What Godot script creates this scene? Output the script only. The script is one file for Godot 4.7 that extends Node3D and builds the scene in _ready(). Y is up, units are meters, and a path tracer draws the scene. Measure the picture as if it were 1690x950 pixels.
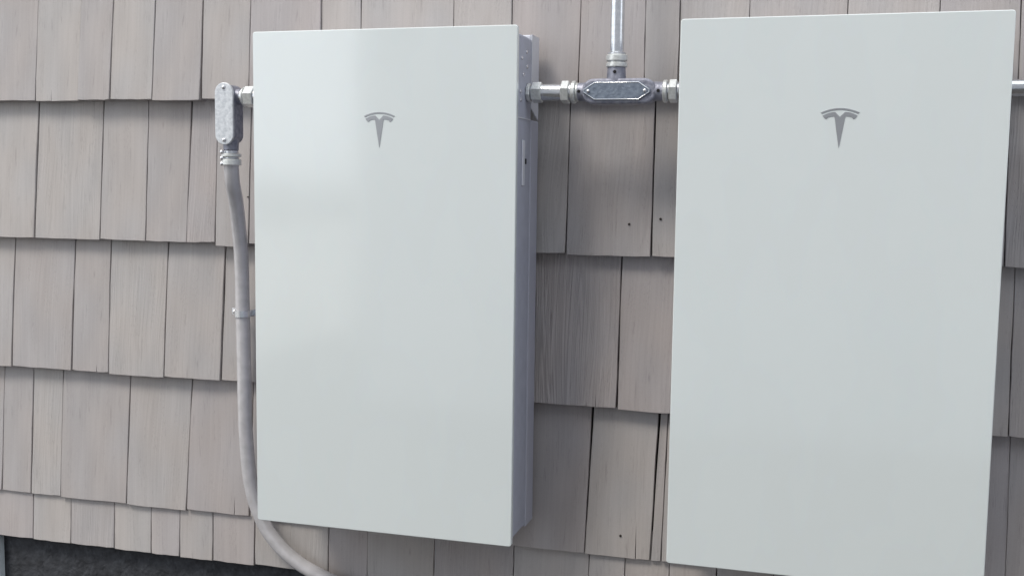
extends Node3D
# Two white battery cabinets on a shingled house wall, joined by metal conduit.
# Wall plane (front of the shingle butts) is z = 0, +z comes towards the viewer.

const TOP := 1.80            # height of the cabinets' top edge above the ground
const EXPOSE := 0.3483       # exposed height of a shingle course
const BUTT := 0.024          # thickness of a shingle at its lower edge
const CZ := 0.115            # distance of the conduit axis from the wall
var M := {}
var used := {}
var rng := RandomNumberGenerator.new()

func _ready() -> void:
	rng.seed = 4711
	# ---------------------------------------------------------------- camera, sky, sun, exposure
	var cam := Camera3D.new()
	cam.name = "camera"
	cam.fov = 29.54
	cam.near = 0.05
	cam.far = 300.0
	cam.transform = Transform3D(Basis(Vector3(0.9613211, 0.01273811, -0.27513538), Vector3(-0.0391394, 0.99511053, -0.09068156), Vector3(0.272635, 0.09794273, 0.95711931)).orthonormalized(), Vector3(1.2303, -0.3192 + TOP, 2.414))
	add_child(cam)
	cam.current = true
	var sky_mat := ProceduralSkyMaterial.new()
	sky_mat.sky_top_color = Color(0.93, 0.95, 0.98)
	sky_mat.sky_horizon_color = Color(0.85, 0.87, 0.89)
	sky_mat.sky_curve = 0.25
	sky_mat.ground_bottom_color = Color(0.30, 0.29, 0.28)
	sky_mat.ground_horizon_color = Color(0.62, 0.63, 0.64)
	var sky := Sky.new()
	sky.sky_material = sky_mat
	var env := Environment.new()
	env.background_mode = Environment.BG_SKY
	env.sky = sky
	env.background_energy_multiplier = 1.0
	env.tonemap_mode = Environment.TONE_MAPPER_LINEAR
	env.tonemap_exposure = 2.22
	env.sdfgi_enabled = true
	env.ssao_enabled = true
	env.ssil_enabled = true
	var we := WorldEnvironment.new()
	we.name = "environment"
	we.environment = env
	add_child(we)
	var sun := DirectionalLight3D.new()
	sun.name = "sun"
	var az := deg_to_rad(36.0)
	var el := deg_to_rad(56.0)
	sun.basis = Basis.looking_at(Vector3(sin(az) * cos(el), -sin(el), -cos(az) * cos(el)))
	sun.light_color = Color(1.0, 0.97, 0.93)
	sun.light_energy = 0.34
	sun.light_angular_distance = 18.0
	sun.shadow_enabled = true
	add_child(sun)

	make_materials()
	build_ground()
	build_neighbour()
	build_house()
	build_cabinets()
	build_conduit()

# ==================================================================== helpers
func numbered(called: String) -> String:
	var k: int = used.get(called, 0)
	used[called] = k + 1
	return called if k == 0 else "%s_%03d" % [called, k]

func thing(called: String, label: String, category: String, group := "") -> Node3D:
	var o := Node3D.new()
	o.name = numbered(called)
	add_child(o)
	o.set_meta("label", label)
	o.set_meta("category", category)
	if group != "":
		o.set_meta("group", group)
	return o

func newst() -> SurfaceTool:
	var st := SurfaceTool.new()
	st.begin(Mesh.PRIMITIVE_TRIANGLES)
	return st

func put(called: String, st: SurfaceTool, m: Material, parent: Node) -> MeshInstance3D:
	st.generate_normals()
	var o := MeshInstance3D.new()
	o.name = called
	o.mesh = st.commit()
	o.material_override = m
	parent.add_child(o, true)
	return o

# counter-clockwise seen from outside
func tri(st: SurfaceTool, a: Vector3, b: Vector3, c: Vector3) -> void:
	st.add_vertex(a)
	st.add_vertex(c)
	st.add_vertex(b)

func quad(st: SurfaceTool, a: Vector3, b: Vector3, c: Vector3, d: Vector3) -> void:
	tri(st, a, b, c)
	tri(st, a, c, d)

# box with chamfered edges, between two corners
func cbox(st: SurfaceTool, lo: Vector3, hi: Vector3, ch := 0.002) -> void:
	st.set_smooth_group(-1)
	var c := (lo + hi) * 0.5
	var h := (hi - lo) * 0.5
	for ax in 3:
		var u := (ax + 1) % 3
		var v := (ax + 2) % 3
		for s in [-1.0, 1.0]:
			var f := []
			for k in [[-1, -1], [1, -1], [1, 1], [-1, 1]]:
				var p := c
				p[ax] += s * h[ax]
				p[u] += k[0] * (h[u] - ch)
				p[v] += k[1] * (h[v] - ch)
				f.append(p)
			if s > 0: quad(st, f[0], f[1], f[2], f[3])
			else: quad(st, f[0], f[3], f[2], f[1])
	for ax in 3:
		var u := (ax + 1) % 3
		var v := (ax + 2) % 3
		for k in [[-1, -1], [1, -1], [1, 1], [-1, 1]]:
			var pts := []
			for e in [-1.0, 1.0]:
				var p := c
				p[ax] += e * (h[ax] - ch)
				p[u] += k[0] * h[u]
				p[v] += k[1] * (h[v] - ch)
				var q := c
				q[ax] += e * (h[ax] - ch)
				q[u] += k[0] * (h[u] - ch)
				q[v] += k[1] * h[v]
				pts.append([p, q])
			if k[0] * k[1] > 0: quad(st, pts[0][0], pts[0][1], pts[1][1], pts[1][0])
			else: quad(st, pts[0][0], pts[1][0], pts[1][1], pts[0][1])
	for sx in [-1.0, 1.0]:
		for sy in [-1.0, 1.0]:
			for sz in [-1.0, 1.0]:
				var a := c + Vector3(sx * h.x, sy * (h.y - ch), sz * (h.z - ch))
				var b := c + Vector3(sx * (h.x - ch), sy * h.y, sz * (h.z - ch))
				var d := c + Vector3(sx * (h.x - ch), sy * (h.y - ch), sz * h.z)
				if sx * sy * sz > 0: tri(st, a, b, d)
				else: tri(st, a, d, b)

# stacked rings along an axis; prof = [[position, radius], ...]; each band has its own smooth group unless soft
func lathe(st: SurfaceTool, xf: Transform3D, prof: Array, sides := 28, soft := false, turn := 0.0) -> void:
	for i in prof.size() - 1:
		if sides <= 8: st.set_smooth_group(-1)
		else: st.set_smooth_group(50 if soft else 100 + i)
		var p0 = prof[i]
		var p1 = prof[i + 1]
		for k in sides:
			var a0 := TAU * k / sides + turn
			var a1 := TAU * (k + 1) / sides + turn
			var A := xf * Vector3(cos(a0) * p0[1], sin(a0) * p0[1], p0[0])
			var B := xf * Vector3(cos(a1) * p0[1], sin(a1) * p0[1], p0[0])
			var C := xf * Vector3(cos(a1) * p1[1], sin(a1) * p1[1], p1[0])
			var D := xf * Vector3(cos(a0) * p1[1], sin(a0) * p1[1], p1[0])
			if p0[1] > 1e-5 and p1[1] > 1e-5: quad(st, A, B, C, D)
			elif p1[1] > 1e-5: tri(st, A, C, D)
			elif p0[1] > 1e-5: tri(st, A, B, C)

# tube swept along points
func tube(st: SurfaceTool, pts: PackedVector3Array, r: float, sides := 24) -> void:
	st.set_smooth_group(7)
	var rings := []
	var nrm := Vector3(0, 0, 1)
	for i in pts.size():
		var t := (pts[mini(i + 1, pts.size() - 1)] - pts[maxi(i - 1, 0)]).normalized()
		nrm = (nrm - t * nrm.dot(t)).normalized()
		var bi := t.cross(nrm)
		var ring := []
		for k in sides:
			var a := TAU * k / sides
			ring.append(pts[i] + (nrm * cos(a) + bi * sin(a)) * r)
		rings.append(ring)
	for i in pts.size() - 1:
		for k in sides:
			var k1 := (k + 1) % sides
			quad(st, rings[i][k], rings[i][k1], rings[i + 1][k1], rings[i + 1][k])
	st.set_smooth_group(-1)
	var last := pts.size() - 1
	for k in sides:
		var k1 := (k + 1) % sides
		tri(st, pts[0], rings[0][k1], rings[0][k])
		tri(st, pts[last], rings[last][k], rings[last][k1])

# prism along z from an outline (counter-clockwise seen from +z) with rounded front edge
func prism(st: SurfaceTool, outline: PackedVector2Array, z0: float, z1: float, bevel := 0.001, steps := 1, xf := Transform3D.IDENTITY) -> void:
	var n := outline.size()
	var rings := []
	for s in steps + 1:
		var a := PI * 0.5 * s / steps
		var ins := bevel * (1.0 - cos(a))
		var z := z1 - bevel + bevel * sin(a)
		rings.append([inset(outline, ins), z])
	st.set_smooth_group(-1)
	var idx := Geometry2D.triangulate_polygon(outline)
	var top: PackedVector2Array = rings[steps][0]
	for i in range(0, idx.size(), 3):
		var a := top[idx[i]]
		var b := top[idx[i + 1]]
		var c := top[idx[i + 2]]
		if (b - a).cross(c - a) < 0:
			var t := b
			b = c
			c = t
		tri(st, xf * Vector3(a.x, a.y, z1), xf * Vector3(b.x, b.y, z1), xf * Vector3(c.x, c.y, z1))
		a = outline[idx[i]]
		b = outline[idx[i + 1]]
		c = outline[idx[i + 2]]
		if (b - a).cross(c - a) < 0:
			var t := b
			b = c
			c = t
		tri(st, xf * Vector3(a.x, a.y, z0), xf * Vector3(c.x, c.y, z0), xf * Vector3(b.x, b.y, z0))
	rings.push_front([outline, z0])
	for s in rings.size() - 1:
		st.set_smooth_group(-1)
		var r0: PackedVector2Array = rings[s][0]
		var r1: PackedVector2Array = rings[s + 1][0]
		var za: float = rings[s][1]
		var zb: float = rings[s + 1][1]
		for i in n:
			var j := (i + 1) % n
			quad(st, xf * Vector3(r0[i].x, r0[i].y, za), xf * Vector3(r0[j].x, r0[j].y, za), xf * Vector3(r1[j].x, r1[j].y, zb), xf * Vector3(r1[i].x, r1[i].y, zb))

func inset(o: PackedVector2Array, d: float) -> PackedVector2Array:
	var r := PackedVector2Array()
	var n := o.size()
	for i in n:
		var e0 := (o[i] - o[(i + n - 1) % n]).normalized()
		var e1 := (o[(i + 1) % n] - o[i]).normalized()
		var n0 := Vector2(-e0.y, e0.x)
		var n1 := Vector2(-e1.y, e1.x)
		var m := (n0 + n1)
		if m.length() < 1e-4: m = n0
		m = m.normalized()
		r.append(o[i] + m * d / maxf(0.5, m.dot(n0)))
	return r

func round_rect(x0: float, y0: float, x1: float, y1: float, r: float, seg := 5) -> PackedVector2Array:
	var o := PackedVector2Array()
	for c in [[x1 - r, y1 - r, 0.0], [x0 + r, y1 - r, 0.5], [x0 + r, y0 + r, 1.0], [x1 - r, y0 + r, 1.5]]:
		for k in seg + 1:
			var a: float = PI * (c[2] + 0.5 * k / seg)
			o.append(Vector2(c[0] + r * cos(a), c[1] + r * sin(a)))
	return o

func at(x: float, y: float, z := 0.0) -> Vector3:
	return Vector3(x, y + TOP, z)

# ==================================================================== materials
func plain(c: Color, rough: float, metal := 0.0, spec := 0.5) -> StandardMaterial3D:
	var m := StandardMaterial3D.new()
	m.albedo_color = c
	m.roughness = rough
	m.metallic = metal
	m.metallic_specular = spec
	return m

func noise_tex(sd: int, freq: float, lo: Color, hi: Color, size := 256, normal := false, bump := 4.0) -> NoiseTexture2D:
	var fn := FastNoiseLite.new()
	fn.seed = sd
	fn.noise_type = FastNoiseLite.TYPE_SIMPLEX_SMOOTH
	fn.frequency = freq
	fn.fractal_octaves = 4
	var t := NoiseTexture2D.new()
	t.width = size
	t.height = size
	t.seamless = true
	t.noise = fn
	if normal:
		t.as_normal_map = true
		t.bump_strength = bump
	else:
		var g := Gradient.new()
		g.set_color(0, lo)
		g.set_color(1, hi)
		t.color_ramp = g
	return t

func tri_mat(c: Color, rough: float, metal: float, tex: Texture2D, nrm: Texture2D, scale: float, ns := 0.5) -> StandardMaterial3D:
	var m := plain(c, rough, metal)
	m.uv1_triplanar = true
	m.uv1_world_triplanar = true
	m.uv1_scale = Vector3.ONE * scale
	if tex: m.albedo_texture = tex
	if nrm:
		m.normal_enabled = true
		m.normal_texture = nrm
		m.normal_scale = ns
	return m

func grain(sd: int, style: int) -> Array:
	var N := 512
	var f1 := FastNoiseLite.new()
	f1.seed = sd
	f1.noise_type = FastNoiseLite.TYPE_SIMPLEX
	f1.frequency = 1.0
	f1.fractal_type = FastNoiseLite.FRACTAL_NONE
	var col := PackedByteArray()
	col.resize(N * N * 3)
	var hgt := PackedByteArray()
	hgt.resize(N * N)
	var fine: float = [0.35, 0.5, 0.55, 0.4, 0.45][style]
	var groove: float = [0.1, 0.25, 1.0, 0.55, 0.0][style]
	var wander: float = [5.0, 8.0, 7.0, 9.0, 4.0][style]
	for y in N:
		for x in N:
			var wx := x + wander * f1.get_noise_2d(x * 0.005 + 90.0, y * 0.0016)
			var a := f1.get_noise_2d(wx * 0.30, y * 0.0035)
			var b := f1.get_noise_2d(wx * 0.11 + 40.0, y * 0.0018 + 7.0)
			var g := f1.get_noise_2d(wx * 0.034 + 300.0, y * 0.0007)
			var blot := f1.get_noise_2d(x * 0.014 + 500.0, y * 0.004)
			var speck := f1.get_noise_2d(x * 0.5 + 900.0, y * 0.22)
			var cut := maxf(0.0, absf(b) * -9.0 + 1.0)                # thin checks in the grain
			cut *= clampf(f1.get_noise_2d(x * 0.03 + 77.0, y * 0.006 + 31.0) * 2.2 - 0.25, 0.0, 1.0)
			var ridge := sin(g * 17.0)
			var h := 0.62 + 0.12 * fine * a + 0.10 * b + 0.16 * groove * ridge - 0.35 * cut
			hgt[y * N + x] = clampi(int(h * 255.0), 0, 255)
			var v := 1.0 + 0.02 * fine * a + 0.012 * b + 0.016 * blot - 0.10 * cut + 0.06 * groove * groove * minf(ridge, 0.25) + 0.012 * speck
			if speck > 0.80: v -= 0.05
			var warm := 0.007 * f1.get_noise_2d(x * 0.007 + 11.0, y * 0.004 + 200.0)
			var i := (y * N + x) * 3
			col[i] = clampi(int((v + warm) * 214.0), 0, 255)
			col[i + 1] = clampi(int(v * 214.0), 0, 255)
			col[i + 2] = clampi(int((v - warm) * 214.0), 0, 255)
	var ci := Image.create_from_data(N, N, false, Image.FORMAT_RGB8, col)
	ci.generate_mipmaps()
	var hi := Image.create_from_data(N, N, false, Image.FORMAT_L8, hgt)
	hi.bump_map_to_normal_map(3.0)
	hi.generate_mipmaps()
	return [ImageTexture.create_from_image(ci), ImageTexture.create_from_image(hi)]

func make_materials() -> void:
	# painted shingles: five grains, four tones of the same taupe paint
	var tones := [Color(0.788, 0.768, 0.760), Color(0.776, 0.755, 0.750), Color(0.799, 0.780, 0.770), Color(0.782, 0.757, 0.753)]
	M.shingle = []
	for s in 5:
		var g := grain(100 + s * 17, s)
		for c in tones:
			var m := plain(c, 0.72, 0.0, 0.35)
			m.albedo_texture = g[0]
			m.normal_enabled = true
			m.normal_texture = g[1]
			m.normal_scale = [0.3, 0.4, 0.75, 0.5, 0.22][s]
			M.shingle.append(m)
	M.felt = plain(Color(0.10, 0.085, 0.08), 0.95)
	M.nail = plain(Color(0.22, 0.20, 0.19), 0.6, 0.3)
	var n1 := noise_tex(5, 0.02, Color(0.72, 0.72, 0.72), Color(1, 1, 1))
	var nb := noise_tex(6, 0.06, Color.BLACK, Color.WHITE, 256, true, 3.0)
	M.concrete = tri_mat(Color(0.26, 0.27, 0.29), 0.9, 0.0, noise_tex(9, 0.012, Color(0.62, 0.62, 0.63), Color(1, 1, 1), 512), nb, 4.0, 0.9)
	M.ground = tri_mat(Color(0.32, 0.30, 0.28), 0.95, 0.0, n1, nb, 1.1, 0.8)
	M.trim = tri_mat(Color(0.80, 0.84, 0.86), 0.5, 0.0, noise_tex(12, 0.02, Color(0.93, 0.93, 0.93), Color(1, 1, 1)), null, 2.0)
	M.siding = tri_mat(Color(0.75, 0.75, 0.76), 0.7, 0.0, noise_tex(13, 0.02, Color(0.9, 0.9, 0.9), Color(1, 1, 1)), null, 0.6)
	M.roof = tri_mat(Color(0.30, 0.30, 0.31), 0.9, 0.0, n1, nb, 1.5)
	M.drive = tri_mat(Color(0.74, 0.73, 0.71), 0.9, 0.0, n1, nb, 0.8, 0.5)
	# cabinets
	var glass := plain(Color(0.832, 0.860, 0.860), 0.15, 0.0, 0.9)
	glass.clearcoat_enabled = true
	glass.clearcoat = 0.8
	glass.clearcoat_roughness = 0.06
	glass.uv1_triplanar = true
	glass.uv1_world_triplanar = true
	glass.uv1_scale = Vector3(1.3, 0.7, 1.0)
	glass.albedo_texture = noise_tex(31, 0.008, Color(0.990, 0.991, 0.992), Color(1, 1, 1), 512)
	glass.roughness = 0.22
	glass.roughness_texture = noise_tex(32, 0.012, Color(0.45, 0.45, 0.45), Color(0.75, 0.75, 0.75), 512)
	M.glass = glass
	M.glass_edge = plain(Color(0.86, 0.90, 0.89), 0.35)
	M.body = tri_mat(Color(0.65, 0.665, 0.72), 0.5, 0.0, noise_tex(14, 0.03, Color(0.94, 0.94, 0.94), Color(1, 1, 1)), null, 3.0)
	M.bracket = tri_mat(Color(0.80, 0.81, 0.84), 0.45, 0.3, null, null, 3.0)
	M.flange = tri_mat(Color(0.68, 0.69, 0.74), 0.45, 0.1, null, null, 3.0)
	M.emblem = plain(Color(0.63, 0.64, 0.655), 0.30, 0.5)
	# conduit metals
	var cast_n := noise_tex(21, 0.05, Color.BLACK, Color.WHITE, 256, true, 5.0)
	var spang := noise_tex(22, 0.03, Color(0.72, 0.73, 0.75), Color(1, 1, 1))
	M.cast = tri_mat(Color(0.64, 0.645, 0.69), 0.48, 0.5, spang, cast_n, 9.0, 0.22)
	M.cover = tri_mat(Color(0.56, 0.60, 0.65), 0.40, 0.6, noise_tex(23, 0.03, Color(0.80, 0.81, 0.83), Color(1, 1, 1)), cast_n, 9.0, 0.25)
	M.pebbled = tri_mat(Color(0.86, 0.87, 0.88), 0.42, 0.45, noise_tex(25, 0.02, Color(0.82, 0.83, 0.84), Color(1, 1, 1)), cast_n, 15.0, 0.32)
	M.zinc = tri_mat(Color(0.88, 0.89, 0.90), 0.22, 0.85, noise_tex(26, 0.02, Color(0.90, 0.90, 0.91), Color(1, 1, 1)), cast_n, 12.0, 0.06)
	M.fitting = tri_mat(Color(0.91, 0.92, 0.91), 0.30, 0.5, noise_tex(27, 0.03, Color(0.86, 0.86, 0.86), Color(1, 1, 1)), cast_n, 16.0, 0.1)
	M.pvc = tri_mat(Color(0.79, 0.785, 0.795), 0.15, 0.15, noise_tex(24, 0.02, Color(0.88, 0.88, 0.88), Color(1, 1, 1)), null, 5.0)
	M.screw = plain(Color(0.85, 0.85, 0.86), 0.25, 0.9)
	M.hole = plain(Color(0.04, 0.04, 0.045), 0.8)

# ==================================================================== setting
func build_ground() -> void:
	var st := newst()
	st.set_smooth_group(-1)
	quad(st, Vector3(-120, 0, 120), Vector3(120, 0, 120), Vector3(120, 0, -120), Vector3(-120, 0, -120))
	var g := put("ground", st, M.ground, self)
	g.set_meta("kind", "structure")
	g.set_meta("label", "bare ground in front of the house wall")
	# pale concrete drive at the open left end of the yard, mirrored in the left cabinet's glass
	st = newst()
	cbox(st, Vector3(-15, -0.08, -6), Vector3(-3.2, 0.02, 40), 0.005)
	var d := put("driveway", st, M.drive, self)
	d.set_meta("kind", "structure")
	# low picket fence behind the viewer, mirrored in the right cabinet's lower half
	var f := thing("picket_fence", "low pale picket fence across the yard, behind the viewer", "fence")
	for k in 24:
		st = newst()
		var x := 0.1 + k * 0.118 + rng.randf_range(-0.008, 0.008)
		var h := 0.93 + rng.randf_range(-0.03, 0.03)
		prism(st, PackedVector2Array([Vector2(x - 0.036, 0.06), Vector2(x + 0.036, 0.06), Vector2(x + 0.036, h - 0.05), Vector2(x, h), Vector2(x - 0.036, h - 0.05)]), -0.02, 0.0, 0.002, 1, Transform3D(Basis.IDENTITY, Vector3(0, 0, 4.10)))
		put("picket", st, M.trim, f)
	for y in [0.28, 0.68]:
		st = newst()
		cbox(st, Vector3(0.0, y, 4.101), Vector3(2.9, y + 0.07, 4.135), 0.003)
		put("rail", st, M.trim, f)
	for x in [0.04, 1.46, 2.86]:
		st = newst()
		cbox(st, Vector3(x - 0.04, -0.2, 4.1355), Vector3(x + 0.04, 0.95, 4.21), 0.003)
		put("post", st, M.trim, f)

# the house across the narrow side yard: it keeps the low sky off everything but the yard's open left end
func build_neighbour() -> void:
	var h := thing("neighbouring_house", "grey sided house across the side yard, behind the viewer", "house")
	var zf := 4.6
	var xa := -1.7
	var xb := 13.0
	var st := newst()
	cbox(st, Vector3(xa, -0.2, zf), Vector3(xb, 5.4, zf + 7.0), 0.01)
	put("wall", st, M.siding, h)
	for k in 27:
		st = newst()
		var y := 0.35 + k * 0.185
		st.set_smooth_group(-1)
		var a := [Vector3(xa, y, zf - 0.022), Vector3(xb, y, zf - 0.022), Vector3(xb, y + 0.19, zf - 0.006), Vector3(xa, y + 0.19, zf - 0.006)]
		var b := [Vector3(xa, y, zf - 0.001), Vector3(xb, y, zf - 0.001)]
		quad(st, a[0], a[3], a[2], a[1])
		quad(st, b[0], a[0], a[1], b[1])
		put("siding_board", st, M.siding, h)
	st = newst()
	prism(st, PackedVector2Array([Vector2(-7.4, 5.25), Vector2(0.4, 5.25), Vector2(0.4, 5.42), Vector2(-3.5, 8.0), Vector2(-7.4, 5.42)]), xa - 0.3, xb + 0.3, 0.01, 1, Transform3D(Basis(Vector3(0, 0, -1), Vector3(0, 1, 0), Vector3(1, 0, 0)), Vector3(0, 0, zf)))
	put("roof", st, M.roof, h)

# outline of a shingle in the wall plane, then a wedge with a thick lower edge
func shingle(parent: Node3D, xlb: float, xrb: float, xlt: float, xrt: float, yb: float, length: float, slits: Array, proud: float) -> MeshInstance3D:
	var r := rng
	var o := PackedVector2Array()
	var wob := func() -> float: return r.randf_range(-0.0007, 0.0007)
	var yl := yb + r.randf_range(-0.0012, 0.0012)
	var yr := yb + r.randf_range(-0.0012, 0.0012)
	var cuts := slits.duplicate()
	# butt edge, left to right
	o.append(Vector2(xlb + 0.0006, yl + r.randf_range(0.0, 0.0016)))
	var n := 6
	for k in range(1, n):
		var t := float(k) / n
		var x := lerpf(xlb, xrb, t)
		for s in cuts:
			if s[0] > lerpf(xlb, xrb, float(k - 1) / n) and s[0] <= x - 0.001:
				o.append(Vector2(s[0] - s[2] * 0.5, lerpf(yl, yr, t)))
				o.append(Vector2(s[0] + r.randf_range(-0.001, 0.001), yb + s[1]))
				o.append(Vector2(s[0] + s[2] * 0.5, lerpf(yl, yr, t)))
		o.append(Vector2(x, lerpf(yl, yr, t) + r.randf_range(-0.0008, 0.0008)))
	o.append(Vector2(xrb - 0.0006, yr + r.randf_range(0.0, 0.0016)))
	for k in range(1, 7):
		var t := k / 7.0
		o.append(Vector2(lerpf(xrb, xrt, t) + wob.call(), yb + length * t))
	o.append(Vector2(xrt, yb + length))
	o.append(Vector2(xlt, yb + length))
	for k in range(6, 0, -1):
		var t := k / 7.0
		o.append(Vector2(lerpf(xlb, xlt, t) + wob.call(), yb + length * t))
	var tilt := r.randf_range(-0.008, 0.008)
	var cx := (xlb + xrb) * 0.5
	var u0 := r.randf_range(0.0, 0.5)
	var v0 := r.randf_range(0.0, 0.15)
	var bow := r.randf_range(-0.0012, 0.0022)
	var face := func(p: Vector2, back: float) -> Vector3:
		var s := p.y - yb
		var z := -BUTT * s / EXPOSE + proud * (1.0 - s / length) + (p.x - cx) * tilt + bow * sin(clampf(s / EXPOSE, 0.0, 1.0) * PI)
		return at(p.x, p.y, z - back)
	var rear := func(p: Vector2) -> Vector3:
		return at(p.x, p.y, -BUTT + 0.001 - 0.008 * (p.y - yb) / length)
	var st := newst()
	var ins := inset(o, 0.0011)
	var fine := inset(o, 0.0002)
	for i in o.size():
		for s in cuts:
			if absf(o[i].x - s[0]) < s[2] and o[i].y < yb + s[1] + 0.001: ins[i] = fine[i]
	var idx := Geometry2D.triangulate_polygon(o)
	var facing := func(p: Vector2) -> Vector3:
		var e := 0.001
		var dx: float = (face.call(p + Vector2(e, 0), 0.0).z - face.call(p - Vector2(e, 0), 0.0).z) / (2.0 * e)
		var dy: float = (face.call(p + Vector2(0, e), 0.0).z - face.call(p - Vector2(0, e), 0.0).z) / (2.0 * e)
		return Vector3(-dx, -dy, 1.0).normalized()
	var uv := func(p: Vector2) -> Vector2: return Vector2(u0 + (p.x - xlb) * 2.0, v0 + (length - (p.y - yb)) * 2.0)
	var v := func(p: Vector2, w: Vector3) -> void:
		st.set_uv(uv.call(p))
		st.add_vertex(w)
	for i in range(0, idx.size(), 3):
		var a := idx[i]
		var b := idx[i + 1]
		var c := idx[i + 2]
		if (o[b] - o[a]).cross(o[c] - o[a]) < 0:
			var t := b
			b = c
			c = t
		for k in [a, c, b]:
			st.set_normal(facing.call(ins[k]))
			v.call(ins[k], face.call(ins[k], 0.0))
	for i in o.size():
		var j := (i + 1) % o.size()
		var q := [face.call(o[i], 0.0011), face.call(o[j], 0.0011), face.call(ins[j], 0.0), face.call(ins[i], 0.0)]
		var w := [rear.call(o[i]), rear.call(o[j]), q[1], q[0]]
		for f in [q, w]:
			var nn: Vector3 = (f[1] - f[0]).cross(f[3] - f[0])
			if nn.length() < 1e-12: nn = Vector3(0, 0, 1)
			st.set_normal(nn.normalized())
			for k in [0, 2, 1, 0, 3, 2]:
				v.call([o[i], o[j], ins[j], ins[i]][k], f[k])
	st.generate_tangents()
	var m := MeshInstance3D.new()
	m.name = "shingle"
	m.mesh = st.commit()
	parent.add_child(m, true)
	return m

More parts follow.
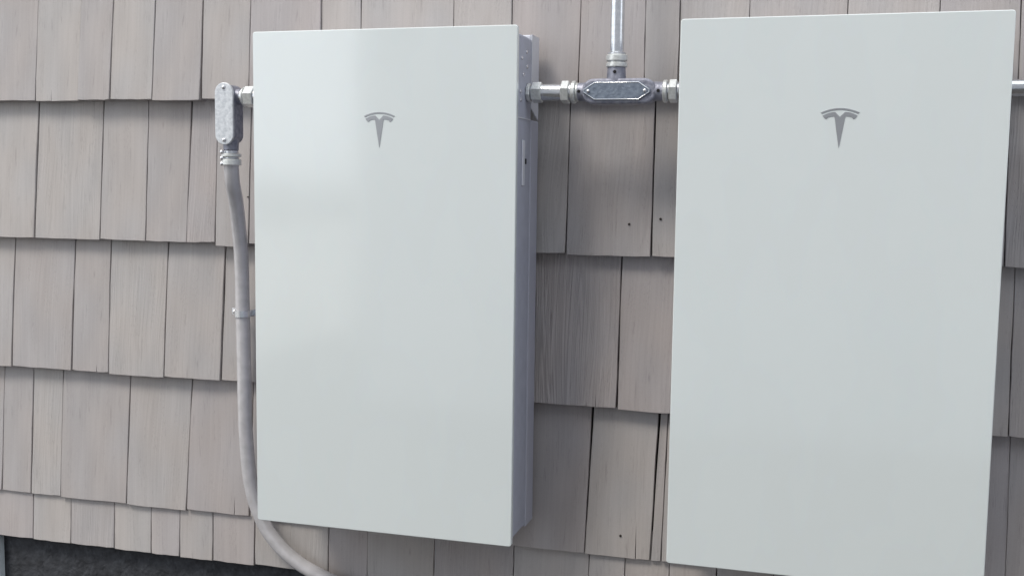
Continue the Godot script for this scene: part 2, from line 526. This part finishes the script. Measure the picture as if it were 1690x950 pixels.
func build_house() -> void:
	var h := thing("shingled_house_wall", "taupe painted wood shingle wall behind the two white cabinets", "house wall")
	var X0 := -1.95
	var X1 := 2.70
	var yA := -0.1298
	# joint = [x at top, x at butt, gap at top, gap at butt]
	var A := [[-0.744, -0.749], [-0.611, -0.617], [-0.516, -0.521], [-0.395, -0.398], [-0.262, -0.260, 0.002, 0.0075], [-0.131, -0.128], [0.056, 0.059], [0.158, 0.161], [0.390, 0.394], [0.529, 0.533], [0.691, 0.690, 0.0012, 0.003], [0.834, 0.839], [0.910, 0.913], [1.059, 1.062], [1.260, 1.262], [1.441, 1.441], [1.594, 1.594]]
	var B := [[-0.759, -0.766, 0.003, 0.0018], [-0.561, -0.565, 0.003, 0.003], [-0.429, -0.430, 0.001, 0.0016], [-0.304, -0.311, 0.006, 0.0016], [-0.231, -0.229, 0.0008, 0.003], [0.30, 0.30], [0.50, 0.50], [0.668, 0.668, 0.002, 0.003], [0.861, 0.864, 0.003, 0.004], [1.02, 1.02], [1.585, 1.588]]
	var C := [[-0.845, -0.849, 0.0035, 0.003], [-0.657, -0.662, 0.003, 0.004], [-0.549, -0.549, 0.002, 0.001], [-0.378, -0.383, 0.003, 0.003], [-0.214, -0.219, 0.003, 0.0028], [0.40, 0.40], [0.570, 0.570], [0.794, 0.794, 0.0018, 0.004], [0.985, 0.985], [1.612, 1.614]]
	var D := [[-0.893, -0.896], [-0.800, -0.802], [-0.706, -0.707, 0.003, 0.0025], [-0.498, -0.503, 0.0014, 0.003], [-0.315, -0.324, 0.003, 0.0045], [-0.140, -0.141, 0.002, 0.005], [0.36, 0.36], [0.545, 0.545], [0.735, 0.726, 0.006, 0.0018], [0.889, 0.879, 0.007, 0.003], [0.909, 0.904, 0.0015, 0.0025], [1.622, 1.624]]
	var E := [[-0.804, -0.799], [-0.685, -0.679], [-0.549, -0.544], [-0.442, -0.431, 0.001, 0.004], [-0.352, -0.346], [-0.254, -0.249, 0.0035, 0.003], [-0.134, -0.129, 0.003, 0.003], [0.071, 0.075], [0.177, 0.181], [0.352, 0.355], [0.819, 0.821], [0.922, 0.923]]
	# splits that run up from the butt: [course, x, length, width]
	var splits := [["C", 0.858, 0.060, 0.003], ["D", 0.845, 0.085, 0.0022], ["D", -0.185, 0.05, 0.002], ["B", 0.849, 0.02, 0.002], ["C", 0.745, 0.03, 0.0015], ["C", -0.585, 0.02, 0.002], ["A", -0.700, 0.03, 0.0016]]
	var lines := [[-0.1298 + 2 * EXPOSE, [], "", EXPOSE + 0.06], [-0.1298 + EXPOSE, [], "", EXPOSE + 0.06], [yA, A, "A", EXPOSE + 0.06], [-0.4844, B, "B", EXPOSE + 0.06], [-0.8331, C, "C", EXPOSE + 0.06], [-1.1766, D, "D", EXPOSE + 0.06], [-1.3018, E, "E", 0.185]]
	# shingle styles chosen for the ones seen between the cabinets: [course, x, grain]
	var styled := [["C", 0.70, 2], ["B", 0.75, 3], ["C", -0.45, 3], ["A", 0.97, 3], ["A", 1.1, 3], ["A", 1.35, 3], ["D", -0.4, 1], ["C", 0.85, 1]]
	var nails := [[0.812, -0.413], [0.882, -0.400], [0.809, -1.127], [0.777, -0.081], [-0.140, -0.368]]
	for ln in lines:
		var known: Array = ln[1]
		var js := [[X0, X0]]
		for j in known + [[X1, X1]]:
			# fill the stretches no joint of which can be seen
			while j[1] - js[-1][1] > 0.265:
				var w := rng.randf_range(0.09, 0.205)
				if j[1] - js[-1][1] - w < 0.07: w = (j[1] - js[-1][1]) * 0.5
				js.append([js[-1][1] + w + rng.randf_range(-0.003, 0.003), js[-1][1] + w])
			js.append(j)
		for i in js.size() - 1:
			var a = js[i]
			var b = js[i + 1]
			var gat: float = a[2] if a.size() > 2 else 0.0014
			var gab: float = a[3] if a.size() > 3 else 0.0018
			var gbt: float = b[2] if b.size() > 2 else 0.0014
			var gbb: float = b[3] if b.size() > 3 else 0.0018
			var k: float = ln[3] / EXPOSE
			# carry the joint's slant on to the hidden upper end
			var alt: float = a[1] + (a[0] - a[1]) * k
			var blt: float = b[1] + (b[0] - b[1]) * k
			var sl := []
			for s in splits:
				if s[0] == ln[2] and s[1] > a[1] + 0.01 and s[1] < b[1] - 0.01:
					sl.append([s[1], s[2], s[3]])
			var proud := rng.randf_range(0.0, 0.0035)
			if ln[2] == "A" and a[1] < -0.1 and a[1] > -0.65: proud += 0.007
			var drop := rng.randf_range(-0.0026, 0.0026)
			if ln[2] == "B" and absf(a[1] + 0.229) < 0.01: drop = -0.006
			var o := shingle(h, a[1] + gab * 0.5, b[1] - gbb * 0.5, alt + gat * 0.5, blt - gbt * 0.5, ln[0] + drop, ln[3], sl, proud)
			var style: int = [0, 0, 4, 4, 4, 1, 3][rng.randi() % 7]
			var mid: float = (a[1] + b[1]) * 0.5
			for s in styled:
				if s[0] == ln[2] and s[1] > a[1] and s[1] < b[1]: style = s[2]
			o.material_override = M.shingle[style * 4 + rng.randi() % 4]
			for q in nails:
				if q[0] > a[1] and q[0] < b[1] and q[1] > ln[0] and q[1] < ln[0] + minf(ln[3], EXPOSE) - 0.005:
					var st := newst()
					var nr := 0.0028 if q[0] > 0.0 else 0.0019
					var z: float = -BUTT * (q[1] - ln[0]) / EXPOSE + proud
					lathe(st, Transform3D(Basis.IDENTITY, at(q[0], q[1], z - 0.003)), [[0.0, nr], [0.0042, nr], [0.0048, nr * 0.8], [0.0048, 0.0]], 10)
					put("nail_head", st, M.nail, o)
	# dark building paper behind the shingles, seen through the joints
	var st := newst()
	cbox(st, at(X0, -1.262, -0.12), at(X1, -0.1298 + 3 * EXPOSE, -0.034), 0.001)
	put("building_paper", st, M.felt, h)
	st = newst()
	cbox(st, at(X0 - 0.1, -0.1298 + 3 * EXPOSE + 0.001, -0.12), at(X1 + 0.1, -0.1298 + 3 * EXPOSE + 0.22, 0.012), 0.004)
	put("frieze_board", st, M.shingle[0], h)
	for s in [[X0 - 0.1, X0 - 0.001], [X1 + 0.001, X1 + 0.1]]:
		st = newst()
		cbox(st, at(s[0], -1.32, -0.12), at(s[1], -0.1298 + 3 * EXPOSE, 0.012), 0.003)
		put("corner_board", st, M.trim, h)
	st = newst()
	cbox(st, Vector3(X0 - 0.1, -0.3, -0.30), at(X1 + 0.1, -1.263, -0.030), 0.003)
	put("foundation", st, M.concrete, h)
	st = newst()
	cbox(st, Vector3(-1.06, 0.0, -0.029), at(-0.918, -1.312, -0.004), 0.003)
	put("trim_board", st, M.trim, h)

# ==================================================================== cabinets
func emblem_shapes() -> Array:
	# unit: width 1 centred on x = 0, y down from the top of the arc (measured on the cabinet)
	var arc := PackedVector2Array()
	for k in 13:
		var t := -1.0 + k / 6.0
		arc.append(Vector2(t * 0.5, 0.118 * t * t))
	for k in 13:
		var t := 1.0 - k / 6.0
		arc.append(Vector2(t * 0.465, 0.05 + 0.106 * t * t))
	var tee := PackedVector2Array([Vector2(-0.445, 0.205)])
	for k in 5:
		var t := k / 4.0
		tee.append(Vector2(lerpf(-0.425, -0.125, t), lerpf(0.188, 0.105, 1.0 - (1.0 - t) * (1.0 - t))))
	tee.append_array([Vector2(0.0, 0.235), Vector2(0.125, 0.105)])
	for k in range(1, 5):
		var t := 1.0 - k / 4.0
		tee.append(Vector2(lerpf(0.425, 0.125, t), lerpf(0.188, 0.105, 1.0 - (1.0 - t) * (1.0 - t))))
	tee.append_array([Vector2(0.445, 0.205), Vector2(0.405, 0.265), Vector2(0.345, 0.30), Vector2(0.305, 0.25), Vector2(0.225, 0.225), Vector2(0.145, 0.222), Vector2(0.128, 0.30), Vector2(0.004, 1.06), Vector2(-0.004, 1.06), Vector2(-0.128, 0.30), Vector2(-0.145, 0.222), Vector2(-0.225, 0.225), Vector2(-0.305, 0.25), Vector2(-0.345, 0.30), Vector2(-0.405, 0.265)])
	var out := []
	for s in [arc, tee]:
		var p := PackedVector2Array()
		for v in s: p.append(Vector2(v.x, -v.y) * 0.0715)
		if not Geometry2D.is_polygon_clockwise(p): pass
		else: p.reverse()
		out.append(p)
	return out

func make_cabinet(label: String) -> Node3D:
	var c := thing("battery_cabinet", label, "battery cabinet", "white battery cabinets on the shingle wall")
	var W := 0.609
	var H := 1.105
	var st := newst()
	prism(st, round_rect(0, -H, W, 0, 0.006, 6), 0.2035, 0.215, 0.0022, 4)
	put("front_panel", st, M.glass, c)
	st = newst()
	prism(st, round_rect(0.006, -H + 0.008, W - 0.005, -0.012, 0.006, 5), 0.085, 0.203, 0.002, 2)
	var body := put("body", st, M.body, c)
	# cooling fins' cover and hanger behind the body
	st = newst()
	prism(st, round_rect(0.012, -H + 0.004, W - 0.0035, -0.187, 0.003, 3), 0.024, 0.0835, 0.003, 2)
	put("rear_housing", st, M.flange, c)
	for sx in [0, 1]:
		st = newst()
		var x0: float = 0.004 if sx == 0 else W - 0.0065
		var x1: float = 0.0065 if sx == 0 else W - 0.004
		var o := PackedVector2Array([Vector2(0.022, -0.003), Vector2(0.022, -0.185), Vector2(0.082, -0.163), Vector2(0.082, -0.003)])
		# outline lies in (z, y), thickness along x
		prism(st, o, x0, x1, 0.0005, 1, Transform3D(Basis(Vector3(0, 0, 1), Vector3(0, 1, 0), Vector3(1, 0, 0)), Vector3.ZERO))
		put("hanger_bracket", st, M.bracket, c)
	st = newst()
	cbox(st, Vector3(0.0067, -0.16, 0.0205), Vector3(W - 0.0067, -0.004, 0.084), 0.002)
	put("back_plate", st, M.bracket, c)
	st = newst()
	cbox(st, Vector3(0.05, -0.9, 0.0045), Vector3(W - 0.05, -0.03, 0.020), 0.002)
	put("wall_rail", st, M.bracket, c)
	# emblem on the front
	var e := Node3D.new()
	e.name = "emblem"
	c.add_child(e)
	for s in emblem_shapes():
		st = newst()
		prism(st, s, 0.2151, 0.2158, 0.0002, 1, Transform3D(Basis.IDENTITY, Vector3(0.3025, -0.1765, 0)))
		put("emblem_stroke", st, M.emblem, e)
	# right side: switch plate, switch, seam strip, knockout plugs and screws
	st = newst()
	cbox(st, Vector3(W - 0.0055, -0.330, 0.138), Vector3(W - 0.0015, -0.233, 0.156), 0.0012)
	var sw := put("switch_plate", st, M.bracket, body)
	st = newst()
	cbox(st, Vector3(W - 0.0052, -0.284, 0.126), Vector3(W - 0.001, -0.272, 0.132), 0.001)
	put("switch", st, M.hole, body)
	st = newst()
	cbox(st, Vector3(W - 0.0052, -0.1885, 0.088), Vector3(W - 0.0035, -0.186, 0.2), 0.0005)
	put("seam_strip", st, M.bracket, body)
	var across := Basis(Vector3(0, 0, -1), Vector3(0, 1, 0), Vector3(1, 0, 0))
	for q in [[-0.045, 0.125], [-0.062, 0.163], [-0.076, 0.120], [-0.095, 0.150], [-0.150, 0.168], [-0.132, 0.170], [-0.31, 0.146], [-0.245, 0.146]]:
		st = newst()
		lathe(st, Transform3D(across, Vector3(W - 0.0055, q[0], q[1])), [[0.0, 0.0042], [0.0016, 0.0042], [0.0026, 0.003], [0.0028, 0.0]], 12)
		put("screw", st, M.screw, body)
	# feet under the body
	for x in [0.13, 0.48]:
		st = newst()
		lathe(st, Transform3D(Basis(Vector3(1, 0, 0), Vector3(0, 0, 1), Vector3(0, -1, 0)), Vector3(x, -H + 0.009, 0.17)), [[0.0, 0.013], [0.014, 0.013], [0.017, 0.009], [0.017, 0.0]], 16)
		put("foot", st, M.hole, c)
	return c

func build_cabinets() -> void:
	var a := make_cabinet("white glass fronted cabinet with flexible grey conduit down its left edge")
	a.position = at(0, 0)
	var b: Node3D = a.duplicate()
	b.name = numbered("battery_cabinet")
	add_child(b)
	b.position = at(0.9433, 0.0021)
	b.get_node("emblem").position = Vector3(0.006, 0.001, 0)
	b.set_meta("label", "larger looking white cabinet fed from the tee conduit body, at the right")

# ==================================================================== conduit
func along_x(x: float, y: float, z := CZ) -> Transform3D:
	return Transform3D(Basis(Vector3(0, 1, 0), Vector3(0, 0, 1), Vector3(1, 0, 0)), at(x, y, z))

func along_y(x: float, y: float, z := CZ) -> Transform3D:
	return Transform3D(Basis(Vector3(0, 0, 1), Vector3(1, 0, 0), Vector3(0, 1, 0)), at(x, y, z))

# compression connector: gland nut, collar ring and threaded body, length along the axis of xf
func connector(label: String, xf: Transform3D, sections: Array) -> Node3D:
	var t := thing("conduit_connector", label, "pipe fitting", "metal compression connectors on the conduit")
	for s in sections:
		var st := newst()
		var sides: int = s[4]
		var z0: float = s[1]
		var z1: float = s[2]
		var r: float = s[3]
		var c := minf(0.0016, (z1 - z0) * 0.3)
		lathe(st, xf, [[z0, 0.0], [z0, r - c], [z0 + c, r], [z1 - c, r], [z1, r - c], [z1, 0.0]], sides, false, 0.26)
		put(s[0], st, M.fitting if sides <= 8 or r > 0.0195 else M.zinc, t)
	return t

func screw_at(parent: Node, p: Vector3, r: float) -> void:
	var st := newst()
	lathe(st, Transform3D(Basis.IDENTITY, p), [[0.0, r], [r * 0.35, r], [r * 0.75, r * 0.75], [r * 0.95, r * 0.35], [r, 0.0]], 14, true)
	put("screw", st, M.screw, parent)

func build_conduit() -> void:
	var cy := -0.1305
	# --- tee conduit body between the cabinets
	var t := thing("tee_conduit_body", "cast metal tee conduit box with long eight sided cover between the cabinets", "conduit body")
	var st := newst()
	prism(st, round_rect(0.727, cy - 0.0265, 0.886, cy + 0.0265, 0.0262, 10), CZ - 0.024, CZ + 0.020, 0.005, 3, Transform3D(Basis.IDENTITY, at(0, 0)))
	var body := put("body", st, M.cast, t)
	st = newst()
	lathe(st, along_x(0.718, cy), [[0.0, 0.0], [0.0, 0.0195], [0.025, 0.0205]])
	put("hub", st, M.cast, body)
	st = newst()
	lathe(st, along_x(0.870, cy), [[0.0, 0.0205], [0.028, 0.0195], [0.028, 0.0]])
	put("hub", st, M.cast, body)
	st = newst()
	lathe(st, along_y(0.798, cy + 0.02), [[0.0, 0.021], [0.030, 0.019], [0.030, 0.0]])
	put("hub", st, M.cast, body)
	for q in [[0.722, cy], [0.890, cy], [0.798, cy + 0.040]]:
		st = newst()
		lathe(st, Transform3D(Basis.IDENTITY, at(q[0], q[1], CZ + 0.0175)), [[0.0, 0.0036], [0.0032, 0.0036], [0.0034, 0.0]], 12)
		put("set_screw", st, M.hole, body)
	st = newst()
	var x0 := 0.732
	var x1 := 0.874
	var hh := 0.0195
	var oct := PackedVector2Array([Vector2(x0, cy - 0.004), Vector2(x0 + 0.024, cy - hh), Vector2(x1 - 0.024, cy - hh), Vector2(x1, cy - 0.004), Vector2(x1, cy + 0.004), Vector2(x1 - 0.024, cy + hh), Vector2(x0 + 0.024, cy + hh), Vector2(x0, cy + 0.004)])
	prism(st, oct, CZ + 0.0195, CZ + 0.0245, 0.0016, 2, Transform3D(Basis.IDENTITY, at(0, 0)))
	var cover := put("cover", st, M.cover, t)
	# raised bead along the cover's edge
	st = newst()
	var bead := PackedVector3Array()
	var inn := inset(oct, 0.0022)
	for k in inn.size() + 1: bead.append(at(inn[k % inn.size()].x, inn[k % inn.size()].y, CZ + 0.0244))
	tube(st, bead, 0.0011, 8)
	put("bead", st, M.zinc, cover)
	screw_at(cover, at(x0 + 0.011, cy, CZ + 0.0245), 0.0042)
	screw_at(cover, at(x1 - 0.011, cy, CZ + 0.0245), 0.0042)
	# --- connectors and conduit of the middle run
	connector("hex connector screwed into the right side of the left cabinet", along_x(0.6045, cy), [["locknut", 0.0, 0.008, 0.0205, 8], ["throat", 0.008, 0.012, 0.0165, 24], ["hex_nut", 0.012, 0.033, 0.0225, 6]])
	connector("connector on the left end of the tee conduit body", along_x(0.681, cy), [["hex_nut", 0.0, 0.017, 0.0245, 6], ["throat", 0.017, 0.0225, 0.0195, 24], ["ring", 0.0225, 0.031, 0.0240, 24], ["shoulder", 0.031, 0.0368, 0.0198, 24]])
	connector("connector between the tee conduit body and the right cabinet", along_x(0.8983, cy), [["ring", 0.0, 0.009, 0.0235, 24], ["throat", 0.009, 0.013, 0.019, 24], ["hex_nut", 0.013, 0.029, 0.0245, 6], ["shoulder", 0.029, 0.0345, 0.019, 24], ["locknut", 0.0345, 0.050, 0.0225, 8]])
	connector("upright connector on top of the tee conduit body", along_y(0.798, cy + 0.0503), [["ring", 0.0, 0.010, 0.0225, 24], ["throat", 0.010, 0.0125, 0.019, 24], ["gland_nut", 0.0125, 0.026, 0.0228, 24], ["collar", 0.026, 0.031, 0.0195, 24]])
	st = newst()
	tube(st, PackedVector3Array([at(0.630, cy, CZ), at(0.66, cy, CZ), at(0.688, cy, CZ)]), 0.0178, 28)
	tag(put(numbered("metal_conduit"), st, M.zinc, self), "short shiny level conduit beside the left cabinet's right side", "pipe", "metal conduits")
	st = newst()
	tube(st, PackedVector3Array([at(0.798, cy + 0.075, CZ), at(0.797, 0.4, CZ), at(0.797, 0.9, CZ)]), 0.0145, 28)
	tag(put(numbered("metal_conduit"), st, M.zinc, self), "upright metal conduit rising from the tee conduit body", "pipe", "metal conduits")
	st = newst()
	tube(st, PackedVector3Array([at(1.548, cy, CZ), at(1.9, cy, CZ), at(2.69, cy, CZ)]), 0.0160, 28)
	tag(put(numbered("metal_conduit"), st, M.zinc, self), "level metal conduit leaving the right cabinet at the picture's right edge", "pipe", "metal conduits")
	# --- elbow conduit body left of the left cabinet
	t = thing("elbow_conduit_body", "upright cast metal elbow conduit box with rounded cover at the left cabinet", "conduit body")
	var ex := -0.109
	st = newst()
	prism(st, round_rect(ex - 0.021, -0.242, ex + 0.021, -0.107, 0.0205, 8), CZ - 0.010, CZ + 0.0345, 0.003, 2, Transform3D(Basis.IDENTITY, at(0, 0)))
	body = put("body", st, M.cast, t)
	st = newst()
	lathe(st, along_x(ex + 0.012, cy - 0.004, CZ + 0.010), [[0.0, 0.0185], [0.0175, 0.0175], [0.0175, 0.0]])
	put("hub", st, M.cast, body)
	st = newst()
	lathe(st, along_y(ex, -0.257, CZ + 0.010), [[0.0, 0.0], [0.0, 0.0175], [0.035, 0.019]])
	put("hub", st, M.cast, body)
	st = newst()
	prism(st, round_rect(ex - 0.0235, -0.2455, ex + 0.0235, -0.1035, 0.0234, 10), CZ + 0.0346, CZ + 0.040, 0.0016, 2, Transform3D(Basis.IDENTITY, at(0, 0)))
	cover = put("cover", st, M.pebbled, t)
	screw_at(cover, at(ex, -0.2345, CZ + 0.040), 0.0045)
	screw_at(cover, at(ex, -0.1145, CZ + 0.040), 0.0045)
	connector("connector between the elbow conduit body and the left cabinet", along_x(ex + 0.0297, cy - 0.004, CZ + 0.010), [["collar", 0.0, 0.006, 0.0180, 24], ["ring", 0.006, 0.011, 0.0225, 24], ["hex_nut", 0.0115, 0.036, 0.0245, 6], ["throat", 0.036, 0.045, 0.0185, 24], ["locknut", 0.045, 0.0852, 0.0215, 8]])
	connector("connector under the elbow conduit body with two rings", along_y(ex, -0.2925, CZ + 0.010), [["gland_nut", 0.0, 0.0145, 0.0235, 24], ["throat", 0.0145, 0.0195, 0.0185, 24], ["ring", 0.0195, 0.027, 0.0235, 24], ["shoulder", 0.027, 0.0352, 0.0175, 24]])
	var cs := get_node("conduit_connector_005")
	for y in [-0.262, -0.276, -0.289]:
		screw_at(cs, at(ex - 0.013, y, CZ + 0.028), 0.0052)
	# --- long grey conduit down the cabinet's left edge
	var curve := Curve3D.new()
	var ctl := [at(ex, -0.285, CZ + 0.010), at(-0.1125, -0.330, 0.115), at(-0.120, -0.375, 0.088), at(-0.128, -0.435, 0.062), at(-0.134, -0.520, 0.040), at(-0.138, -0.653, 0.030), at(-0.136, -0.778, 0.030), at(-0.134, -0.931, 0.030), at(-0.125, -1.053, 0.030), at(-0.108, -1.129, 0.030), at(-0.075, -1.195, 0.030), at(-0.019, -1.251, 0.030), at(0.055, -1.289, 0.032), at(0.16, -1.32, 0.034), at(0.30, -1.345, 0.036)]
	for i in ctl.size():
		var tan: Vector3 = (ctl[mini(i + 1, ctl.size() - 1)] - ctl[maxi(i - 1, 0)]) / 6.0
		curve.add_point(ctl[i], -tan, tan)
	curve.bake_interval = 0.012
	st = newst()
	tube(st, curve.get_baked_points(), 0.0175, 24)
	tag(put(numbered("grey_conduit"), st, M.pvc, self), "long bent grey conduit running down beside and under the left cabinet", "pipe")
	# --- strap that holds it to the wall
	var s := thing("conduit_strap", "small metal strap clipped across the long grey conduit", "strap")
	var pc := Vector2(-0.138, 0.030)
	st = newst()
	var band := PackedVector2Array()
	for k in 17:
		var a := PI - PI * k / 16.0
		band.append(Vector2(pc.x + 0.0205 * cos(a), pc.y + 0.0205 * sin(a)))
	for k in 17:
		var a := PI * k / 16.0
		band.append(Vector2(pc.x + 0.0187 * cos(a), pc.y + 0.0187 * sin(a)))
	band.reverse()
	var up := Transform3D(Basis(Vector3(1, 0, 0), Vector3(0, 0, 1), Vector3(0, -1, 0)), at(0, -0.645))
	prism(st, band, 0.0, 0.016, 0.0003, 1, up)
	put("band", st, M.zinc, s)
	for e in [[-0.0455, -0.0189], [0.0189, 0.0455]]:
		st = newst()
		cbox(st, at(pc.x + e[0], -0.661, -0.004), at(pc.x + e[1], -0.645, 0.030 if false else 0.0045), 0.0006)
		put("tab", st, M.zinc, s)
		st = newst()
		var xi: float = pc.x + (e[1] - 0.0018 if e[0] < 0 else e[0])
		cbox(st, at(xi, -0.6609, 0.0046), at(xi + 0.0018, -0.6451, 0.030), 0.0003)
		put("side", st, M.zinc, s)
		screw_at(s, at(pc.x + (e[0] + e[1]) * 0.5 + (-0.004 if e[0] < 0 else 0.004), -0.653, 0.0045), 0.006)

func tag(o: Node, label: String, category: String, group := "") -> void:
	o.set_meta("label", label)
	o.set_meta("category", category)
	if group != "":
		o.set_meta("group", group)
